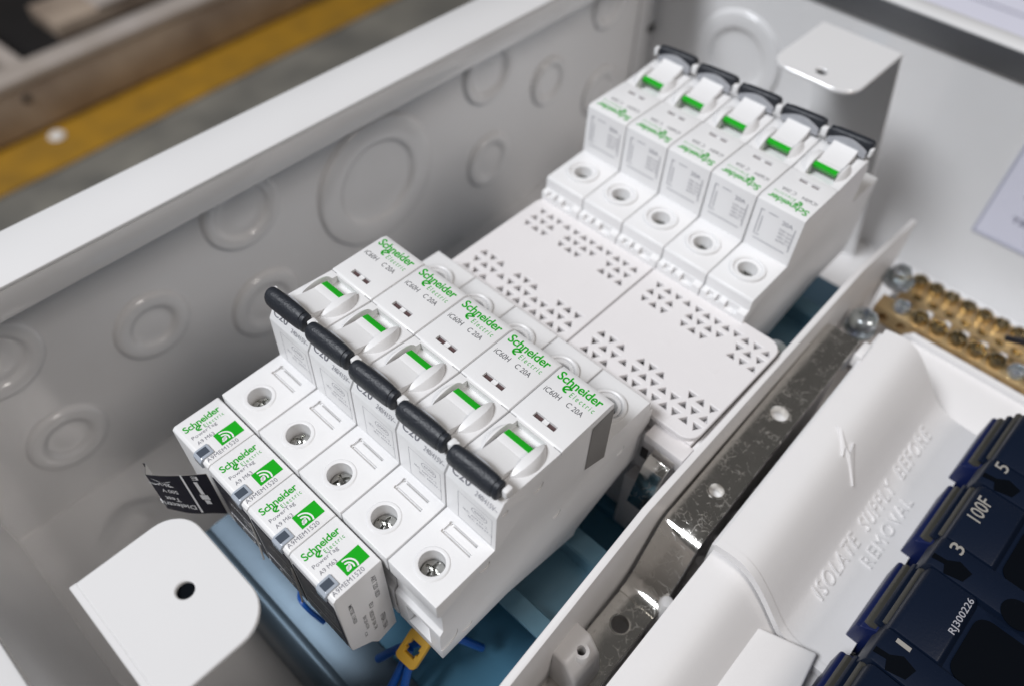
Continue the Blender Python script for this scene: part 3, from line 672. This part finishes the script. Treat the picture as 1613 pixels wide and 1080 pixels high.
part('metal_finger', MB().prism([(46, 27), (41.6, 26.6), (39.4, 24.8), (34.4, 8.6), (33.6, 8.6), (38.3, 25.2), (41, 27.8), (46, 28.2)], 94.6, 102.2), M['nickel'], bb, 0.2)
part('fixing_screw', MB().lathe([(4.0, 6), (4.0, 30), (3.4, 31.4), (1.0, 32)], (101.0, 102.5, 0), 18), M['steel'], bb)

# ================================================================== BLUE CABLES under the near row
cb = [[(66, -50, -20), (73, -45, -6), (82, -34, -2), (88, -26, -16)], [(79, -47, -4), (82, -55, -12), (80, -66, -18), (84, -80, -30)], [(76, -44, -3), (78, -58, -14), (74, -70, -18), (76, -84, -30)], [(36, -55, -8), (41, -57.4, -2), (45, -57.5, -3), (49, -56, -9)]]
cbl = ['blue cable looping behind the yellow clip', 'blue cable dropping in front of the yellow clip, right strand', 'blue cable dropping in front of the yellow clip, left strand', 'blue cable glimpsed in the gap under the metering tags']
for p, l in zip(cb, cbl): tag(part('cable', MB().tube(smooth(p), 1.3 if p[0][0] != 36 else 0.8, 10), M['cable']), l, 'cable', 'blue cables under the near breakers')

# ================================================================== PARTITION, BAR, SHROUD
pt = thing('partition_plate', 'long white upright partition between breakers and nickel bar', 'partition')
yl = [(210, 102.6), (150, 103.9), (100, 105.0), (20, 106.1), (-40, 110.0), (-120, 117.0)]
def strip(mb, z0, z1, dx0, dx1):
    vs = [(x + d, y, z) for y, x in yl for d in (dx0, dx1) for z in (z0, z1)]; fs = []
    for i in range(len(yl) - 1):
        a = 4 * i; b = a + 4
        for p, q in ((0, 1), (1, 3), (3, 2), (2, 0)): fs.append((a + p, a + q, b + q, b + p))
    fs += [(0, 2, 3, 1), (4 * len(yl) - 4, 4 * len(yl) - 3, 4 * len(yl) - 1, 4 * len(yl) - 2)]
    return mb.add(vs, fs)
def strip_taper():
    mb = strip(MB(), TZ - 30, 37.5, 0.0, 2.2)
    for i in range(4):
        if mb.v[i][2] > 0: mb.v[i] = (mb.v[i][0], mb.v[i][1], 22.0)
    return mb
part('plate', strip_taper(), M['shroud'], pt, 0.35)
part('outer_ledge', MB().box(104.5, 106.2, 46, 110, 30.5, 36.5), M['shroud'], pt, 0.3)
pn = thing('pan_base', 'white plastic pan floor with pegs below the nickel bar', 'pan')
part('pan_floor', MB().box(107.5, 330, -114, 170, -34, -30), M['shroud'], pn, 0.5)
for y in (18, 36, 46, 58, 70, 84, 98, 112): part('peg', MB().lathe([(2.6, -30), (2.4, 2), (1.8, 3.4), (0.4, 3.8)], (123.5, y, 0), 16), M['shroud'], pn)
part('bar_seat', MB().box(109.4, 119, 40, 122, -30, 18.2), M['shroud'], pn, 0.5)
part('bar_seat', MB().box(110, 121, -60, 24, -30, -17), M['shroud'], pn, 0.5)

nb = thing('nickel_bar', 'scratched nickel plated metal bar with holes and a bent step', 'metal bar')
def xl(y): return 106.2 + max(0, (138 - y)) * 0.030
bz = 22.0
up = [(xl(134), 134.5), (xl(134) + 12.6, 134.5), (xl(84) + 12.8, 84), (xl(34) + 13.0, 33.5), (xl(34), 33.5), (xl(84), 84)]
plate1 = plate_mesh([up, circ(xl(87) + 6.7, 87.2, 3.3, 28), circ(xl(48) + 6.7, 48.6, 2.6, 28)], 2.6, 0.25)
nbm = MB().mesh(plate1, Matrix.Translation((0, 0, bz - 1.3)))
prof_b = [(34.0, bz)]
for k in range(1, 7): a = R(62 * k / 6); prof_b.append((34.0 - 7 * math.sin(a), bz - 7 * (1 - math.cos(a))))
y1, z1 = prof_b[-1]; y2, z2 = y1 - 8.6, z1 - 16.2
prof_b.append((y2, z2))
for k in range(1, 7): a = R(62 - 62 * k / 6); prof_b.append((y2 - 7 * (math.sin(R(62)) - math.sin(a)), z2 - 7 * (math.cos(a) - math.cos(R(62)))))
ye, ze = prof_b[-1]
def bent(mb, prof, th, x0f, wd):
    vs = []; fs = []
    for i, (y, z) in enumerate(prof):
        a = prof[max(i - 1, 0)]; b = prof[min(i + 1, len(prof) - 1)]; d = Vector((b[0] - a[0], b[1] - a[1])).normalized(); nx, nz = d.y, -d.x
        for x in (x0f(y), x0f(y) + wd): vs.append((x, y, z)); vs.append((x, y - nx * th * -1, z + nz * th * -1) if False else (x, y + (-d.y) * th * -1 * -1, z - abs(d.x) * th))
    for i in range(len(prof) - 1):
        p = 4 * i; q = p + 4
        fs += [(p, p + 2, q + 2, q), (p + 1, q + 1, q + 3, p + 3), (p, q, q + 1, p + 1), (p + 2, p + 3, q + 3, q + 2)]
    fs += [(0, 1, 3, 2), (q, q + 2, q + 3, q + 1)]
    return mb.add(vs, fs)
bent(nbm, prof_b, 2.5, xl, 13.0)
lx = xl(ye)
lo = [(lx, ye + .02), (lx + 13, ye + .02), (xl(-80) + 13, -80), (xl(-80), -80)]
nbm.mesh(plate_mesh([lo, circ(xl(ye - 7) + 6.6, ye - 8.5, 3.1, 28)], 2.6, 0.25), Matrix.Translation((0, 0, ze - 1.3)))
part('bar', nbm, M['nickel'], nb, ang=40)
for (x, y, r, z) in ((xl(87) + 6.7, 87.2, 3.3, bz), (xl(48) + 6.7, 48.6, 2.6, bz), (xl(ye - 7) + 6.6, ye - 8.5, 3.1, ze)):
    part('hole_rim', MB().lathe([(r - .25, -3.5), (r - .25, .02), (r, 0.12), (r + .35, 0.1), (r + .5, -.1)], (x, y, z), 28, cap=False), M['nickel'], nb)
ps = thing('plastic_post', 'small white moulded block with a hole, clamping the nickel bar at the bottom', 'plastic post')
pb = boolean(MB().prism([(107.5, -16), (107.5, 14), (110, 17.5), (115.5, 17), (119.5, 10), (121.0, 1), (120, -16)], -21.5, -10, 'y').data('t', None, 1.2, seg=3), [cyl_mesh('t', (116.0, -15.2, 14), 'z', 1.3, 14, 18)])
finish(pb, True, 40); obj('post', pb, ps, material=M['shroud'])
part('boss', MB().lathe([(2.9, 4), (2.7, 15.4), (2.3, 16.2), (1.3, 16.2), (1.3, 10)], (116.0, -15.2, 0), 22, cap=False), M['shroud'], ps)

# shroud: an extruded S-profile (offset from its left edge, height)
off = [(0, 25), (3, 25.6), (7, 25.9), (10, 25.3), (13, 23.6), (16, 20.9), (19, 17.6), (21.5, 14.5), (24.5, 10.7), (27.5, 7.4), (31, 5.2), (35, 4.1), (40, 3.6), (48, 3.4), (60, 3.4)]
def surf(o_):
    for (a, b), (c, d) in zip(off, off[1:]):
        if a <= o_ <= c: return b + (d - b) * (o_ - a) / (c - a)
    return off[-1][1]
def dense(l):
    out = [];
    P = [Vector((a, b, 0)) for a, b in l]; return [(v.x, v.y) for v in smooth(P, 4)]
def shell(prof, th): return prof + [(a, b - th) for a, b in reversed(prof)]
sh = thing('busbar_shroud', 'glossy white curved plastic shroud with raised isolate supply warning', 'shroud', (0, 0, 0))
SX = 123.2
def shx(y): return SX + (143 - y) * 0.024
def shell_mesh(y0, y1, dz, th, oend):
    pr2 = [p for p in dense(off) if p[0] <= oend]; pts = shell(pr2, th)
    mb = MB().prism(pts, 0, 1, 'y')
    mb.v = [(x + shx(y0 if y < .5 else y1), y0 if y < .5 else y1, z + dz) for x, y, z in mb.v]; return mb
part('curved_panel', shell_mesh(33, 143, 0, 2.4, 47), M['shroud'], sh, ang=30)
part('edge_rail', MB().add([(shx(143) - 1.2, 143, 22), (shx(143) + .2, 143, 22), (shx(33) + .2, 33, 22), (shx(33) - 1.2, 33, 22), (shx(143) - 1.2, 143, 10), (shx(143) + .2, 143, 10), (shx(33) + .2, 33, 10), (shx(33) - 1.2, 33, 10)],
     [(0, 1, 2, 3), (4, 7, 6, 5), (0, 4, 5, 1), (1, 5, 6, 2), (2, 6, 7, 3), (3, 7, 4, 0)]), M['shroud'], sh)
part('near_lip', shell_mesh(31.6, 34.2, 0.35, 3.2, 44), M['shroud'], sh, ang=30)
part('corner_tab', MB().box(shx(130) - 3.2, shx(130) - .1, 126, 134, 18, 24), M['shroud'], sh, 0.5)
def emboss(name, body, y, o0, cap, wd, space=1.0):
    tmp = MB(); text_mb(tmp, body, Matrix.Identity(4), wd, cap, bold=-0.008, space=space, res=4)
    base = []
    for px, py, _ in tmp.v:
        oo = o0 - py; yy = y + px; base.append(Vector((shx(yy) + oo, yy, surf(oo) - 0.2)))
    nrm = Vector((0.25, 0, 0.96)); n_ = len(base); cnt = {}
    for f in tmp.f:
        for a, b in zip(f, f[1:] + f[:1]): k = (min(a, b), max(a, b)); cnt[k] = cnt.get(k, 0) + 1
    side = [(a, b, b + n_, a + n_) for f in tmp.f for a, b in zip(f, f[1:] + f[:1]) if cnt[(min(a, b), max(a, b))] == 1]
    mb = MB().add(base + [v + nrm * 0.72 for v in base], [tuple(i + n_ for i in f) for f in tmp.f] + side)
    part(name, mb, M['shroud'], sh, smooth=False)
emboss('raised_lettering', 'ISOLATE', 50.0, 31.8, 4.5, 25.0, 1.2)
emboss('raised_lettering', 'SUPPLY', 80.2, 31.8, 4.5, 20.6, 1.2)
emboss('raised_lettering', 'BEFORE', 106.4, 31.8, 4.5, 23.2, 1.2)
emboss('raised_lettering', 'REMOVAL', 70.5, 38.2, 4.0, 31.0, 1.28)
bolt = [(130.5, 92.6), (132.4, 92.0), (138.4, 88.2), (137.2, 92.4), (144.6, 83.6), (136.0, 88.4), (137.2, 85.2)]
bolt = [(x + 0.4, y) for x, y in bolt]
n_ = len(bolt)
bz_ = [Vector((x, y, surf(x - shx(y)) + 0.1)) for x, y in bolt]
tri = tessellate_polygon([[Vector((x, y, 0)) for x, y in bolt]])
part('raised_bolt_symbol', MB().add(bz_ + [v + Vector((.25, 0, .7)) for v in bz_], [tuple(i + n_ for i in t) for t in tri] + [(i, (i + 1) % n_, (i + 1) % n_ + n_, i + n_) for i in range(n_)]), M['shroud'], sh, smooth=False)

ls = thing('lower_shroud', 'lower white plastic shroud with flat raised panel, bottom of the picture', 'shroud')
part('curved_panel', shell_mesh(-110, 34.5, -4.4, 2.2, 60), M['shroud'], ls, ang=30)
part('raised_panel', MB().add([(141.2, 25, 10.5), (164, 34, 7.4), (176, -60, 7.4), (146, -60, 10.5), (139.6, 26, 5), (165.5, 36, -2), (178, -62, -2), (144, -62, 5)],
     [(0, 3, 2, 1), (4, 5, 6, 7), (0, 1, 5, 4), (1, 2, 6, 5), (2, 3, 7, 6), (3, 0, 4, 7)]), M['shroud'], ls, 0.8, seg=3)
part('rib', MB().add([(138.2, 23, 12.6), (140.2, 23, 12.2), (136.8, -60, 22.2), (134.8, -60, 22.6), (137.4, 23.5, 8), (141, 23.5, 7), (137.6, -60, 17), (134.2, -60, 18)],
     [(0, 3, 2, 1), (4, 5, 6, 7), (0, 1, 5, 4), (1, 2, 6, 5), (2, 3, 7, 6), (3, 0, 4, 7)]), M['shroud'], ls, 0.5)

# white channel beside the shroud's far end, towards the terminal bars
ch = thing('terminal_channel', 'white plastic channel wall between curved shroud and brass terminal bars', 'channel')
part('channel_wall', MB().prism([(126, -30), (126, -2), (129, 1.5), (200, 1.5), (200, -30)], 172.5, 175, 'y'), M['shroud'], ch, 0.5)
part('channel_floor', MB().prism([(144, 172.5), (174, -12), (178, -30), (140, -30)], 0, 1, 'x') if False else MB().add(
    [(130, 172.4, -1), (200, 172.4, -1), (200, 150, -6), (134, 150, -6), (130, 172.4, -20), (200, 172.4, -20), (200, 150, -20), (134, 150, -20)],
    [(0, 1, 2, 3), (7, 6, 5, 4), (0, 4, 5, 1), (1, 5, 6, 2), (2, 6, 7, 3), (3, 7, 4, 0)]), M['shroud'], ch, 0.4)
part('channel_base', MB().box(140, 330, 30, 150, -14, -4.5), M['shroud'], ch, 0.4)

# ================================================================== BRASS TERMINAL BARS
def screw_head(sc=1.0):
    d = MB().lathe([(2.7, -6), (2.7, 0.4), (3.4, 0.6), (3.5, 2.2), (2.9, 3.5), (1.4, 4.2), (0.3, 4.3)], (0, 0, 0), 20).data('t')
    d = boolean(d, [box_mesh(-3.8, 3.8, -.45, .45, 2.6, 6), box_mesh(-.45, .45, -2.6, 2.6, 2.9, 6)]); finish(d, True, 35); d.materials.clear(); return d
me_bs = screw_head(); me_bs.materials.append(M['brassscrew'])
me_zs = me_bs.copy(); me_zs.materials.clear(); me_zs.materials.append(M['steel'])
def tbar(y, z, x0, x1, dep, label, zi, holes):
    t = thing('terminal_bar', label, 'terminal bar', (0, y, z), 0, 'brass terminal bars')
    b = MB().box(x0, x1, -dep, dep, -9, -1).data('t', None, 0.4)
    if holes:
        hs = MB(); x = x0 + 8
        b = boolean(b, [cyl_mesh('t', (x0 + 7.3 + 7.4 * k, -dep + 3.2, -3), 'z', 2.2, 9, 16) for k in range(int((x1 - x0 - 8) / 7.4))])
    else:
        b = boolean(b, [cyl_mesh('t', (x0 + 5 + 7.8 * k, -dep, -5), 'y', 1.9, 9, 14) for k in range(int((x1 - x0 - 8) / 7.8))])
    finish(b, True, 35); obj('bar', b, t, material=M['brass'])
    p = 7.4 if holes else 7.8; k = 0; x = x0 + (4.0 if holes else 9.0)
    while x < x1 - 3:
        s = obj('clamp_screw', me_zs if k in zi else me_bs, t, (x, 3.2 if holes else 0, -1.0)); s.rotation_euler = (random.uniform(-.06, .06), random.uniform(-.06, .06), random.uniform(0, 3.1))
        if holes: obj('clamp_screw', me_bs, t, (x + 3.3, -dep + 3.2, -5.2)).rotation_euler = (0, 0, random.uniform(0, 3))
        x += p; k += 1
    return t
tbar(184.8, 0, 110.5, 230, 4.2, 'brass terminal bar with big slotted screws, nearer the curved shroud', (0, 6), False)
tbar(224.5, -19, 112, 235, 8.6, 'brass terminal bar with a row of holes, nearer the far wall', (), True)
cr = thing('bar_carrier', 'white plastic carrier blocks between the two brass terminal bars', 'carrier')
for x in (128, 136, 144, 152, 160, 170): part('carrier_block', MB().box(x - 1.6, x + 1.6, 197, 207, -30, -13), M['shroud'], cr, 0.6)
part('carrier_base', MB().box(108, 240, 176, 240, -40, -31), M['shroud'], cr, 0.5)
bs = thing('zinc_screw', 'large bright zinc screw standing between partition and curved shroud', 'screw', (112.5, 160, -2), R(20))
zh = boolean(MB().lathe([(2.4, 6), (5.2, 8), (5.5, 9.4), (5.3, 11.2), (4.3, 12.4), (2.6, 12.9), (0.4, 13.0)], (0, 0, 0), 26).data('t'), [box_mesh(-3, 3, -.6, .6, 10.8, 15), box_mesh(-.6, .6, -3, 3, 10.8, 15)])
finish(zh, True, 35); obj('screw_head', zh, bs, material=M['steel'])
thr = [(2.3, 6)]
for k in range(14): thr += [(2.9, 5.4 - 1.8 * k), (2.2, 4.5 - 1.8 * k)]
part('screw_thread', MB().lathe(list(reversed(thr)), (0, 0, 0), 20), M['steel'], bs)
part('washer', MB().lathe([(2.5, 4.6), (6.2, 4.6), (6.2, 5.8), (2.5, 5.8)], (0, 0, 0), 26), M['steel'], bs)
hx = thing('hex_nut', 'grey steel hexagon bolt head at the end of the far brass bar', 'bolt', (110.5, 203, 0))
part('bolt_head', MB().lathe([(4.2, -2), (4.2, 2.5), (3.6, 3.4), (0.5, 3.6)], (0, 0, 0), 6), M['steel'], hx, 0.3)
part('washer', MB().lathe([(6.6, -4), (6.6, -2.4), (2, -2.3)], (0, 0, 0), 26), M['steel'], hx)
tag(part('wire', MB().tube(smooth([(157, 201, -1), (166, 196, 6), (176, 192, 8), (195, 186, 4), (230, 180, 0)]), 1.35, 12), M['blackwire']), 'black insulated wire entering the brass terminals at the right edge', 'wire')

# ================================================================== MAIN SWITCH (dark moulded case)
ms = thing('main_switch', 'dark navy moulded case main switch with white numbers, lower right', 'switch', (-0.6, 6.6, 0), R(-0.8))
MX, MZ = 169.5, 26
mcx = MB().prism([(MX + 3.5, -26), (MX + 3.5, 16), (MX + 5, 22.6), (MX + 130, 22.6), (MX + 130, -26)], -62, 142, 'y')
part('case', mcx, M['navy'], ms, 0.8)
P0 = [(112.4, 'pole 5'), (76.0, 'pole 3'), (39.8, 'pole 1'), (3.5, ''), (-33, '')]
def sx(y): return (100 - y) * 0.022
for i, (py, _) in enumerate(P0):
    dx = sx(py)
    # raised block of the pole, from the number land towards the louvres
    bk = MB().prism([(MX + 1.5 + dx, 17), (MX + 2.6 + dx, MZ - .8), (MX + 3.8 + dx, MZ), (MX + 16 + dx, MZ), (MX + 18 + dx, 22.5), (MX + 18 + dx, 17)], py + (0.4), py + 24.5, 'y')
    part('pole_block', bk, M['navy'], ms, 0.5)
    part('number_land', MB().prism([(MX + 1.0 + dx, 17), (MX + 2.0 + dx, MZ - 1.2), (MX + 3.2 + dx, MZ - .4), (MX + 58 + dx, MZ - .4), (MX + 58 + dx, 17)], py - 11.0, py + 0.2, 'y'), M['navy'], ms, 0.5)
    tsh = part('terminal_shield', MB().prism([(MX - 3.4 + dx, -2), (MX - 3.4 + dx, 12.0), (MX - 2.7 + dx, 12.8), (MX - 2.0 + dx, 12.6), (MX + 3 + dx, 16.8), (MX + 3 + dx, -2)], py + 2.5, py + 29, 'y'), M['navyfringe'], ms, 0.4)
    for k, (dx2, z) in enumerate(((-2.2, 14.6), (-0.6, 17.6), (0.9, 20.6))):
        part('louver', MB().prism([(MX + dx2 + dx, z), (MX + dx2 + .8 + dx, z + 1.1), (MX + dx2 + 4 + dx, z + .6), (MX + dx2 + 4 + dx, z - .8)], py + 3.2, py + 27.5, 'y'), M['louver'] if k != 1 else M['navy'], tsh, 0.2)
    part('keyhole_shade', MB().prism([(MX + 2.4 + dx, py - 8.8), (MX + 6 + dx, py - 8.2), (MX + 7 + dx, py - 11), (MX + 12 + dx, py - 9.6), (MX + 13 + dx, py - 5.6), (MX + 9 + dx, py - 4.4), (MX + 6 + dx, py - 6.6), (MX + 2.4 + dx, py - 7)], MZ - .38, MZ - .2, 'z'), M['shadeblack'], ms)  # this and the next two: flat black patches painting recess shade
    part('side_shade', MB().lathe([(4.5, MZ - .38), (4.5, MZ - .2)], (MX + 27 + dx, py - 8, 0), 24), M['shadeblack'], ms)
    part('cover_shade', MB().prism(rrect(MX + 19 + dx, MX + 40 + dx, py + 1.5, py + 23, 4), 22.7, 23.0, 'z'), M['shadeblack'], ms)
NF = lambda x, y, z=MZ + .08: frame((x, y, z), (0, 1, 0), (-1, 0, 0))
for body, x, y, z, wd, h in (('5', 176.8, 109.6, MZ - .3, 2.9, 4.0), ('3', 178.6, 73.6, MZ - .3, 2.9, 4.0), ('1', 180.4, 37.5, MZ - .3, 1.4, 4.0), ('100F', 178.0, 87.0, MZ + .08, 9.4, 4.2)):
    nm = MB(); text_mb(nm, body, NF(x, y, z), wd, h, bold=0.008); obj('number_lettering', flat_data(nm, 'number_lettering', M['paleink']), ms)
nm2 = MB(); text_mb(nm2, 'RJ300226', NF(187.4, 50.0, MZ + .08), 13.0, 2.4, bold=0.004); obj('serial_lettering', flat_data(nm2, 'serial_lettering', M['faint']), ms)
bpy.context.view_layer.update()
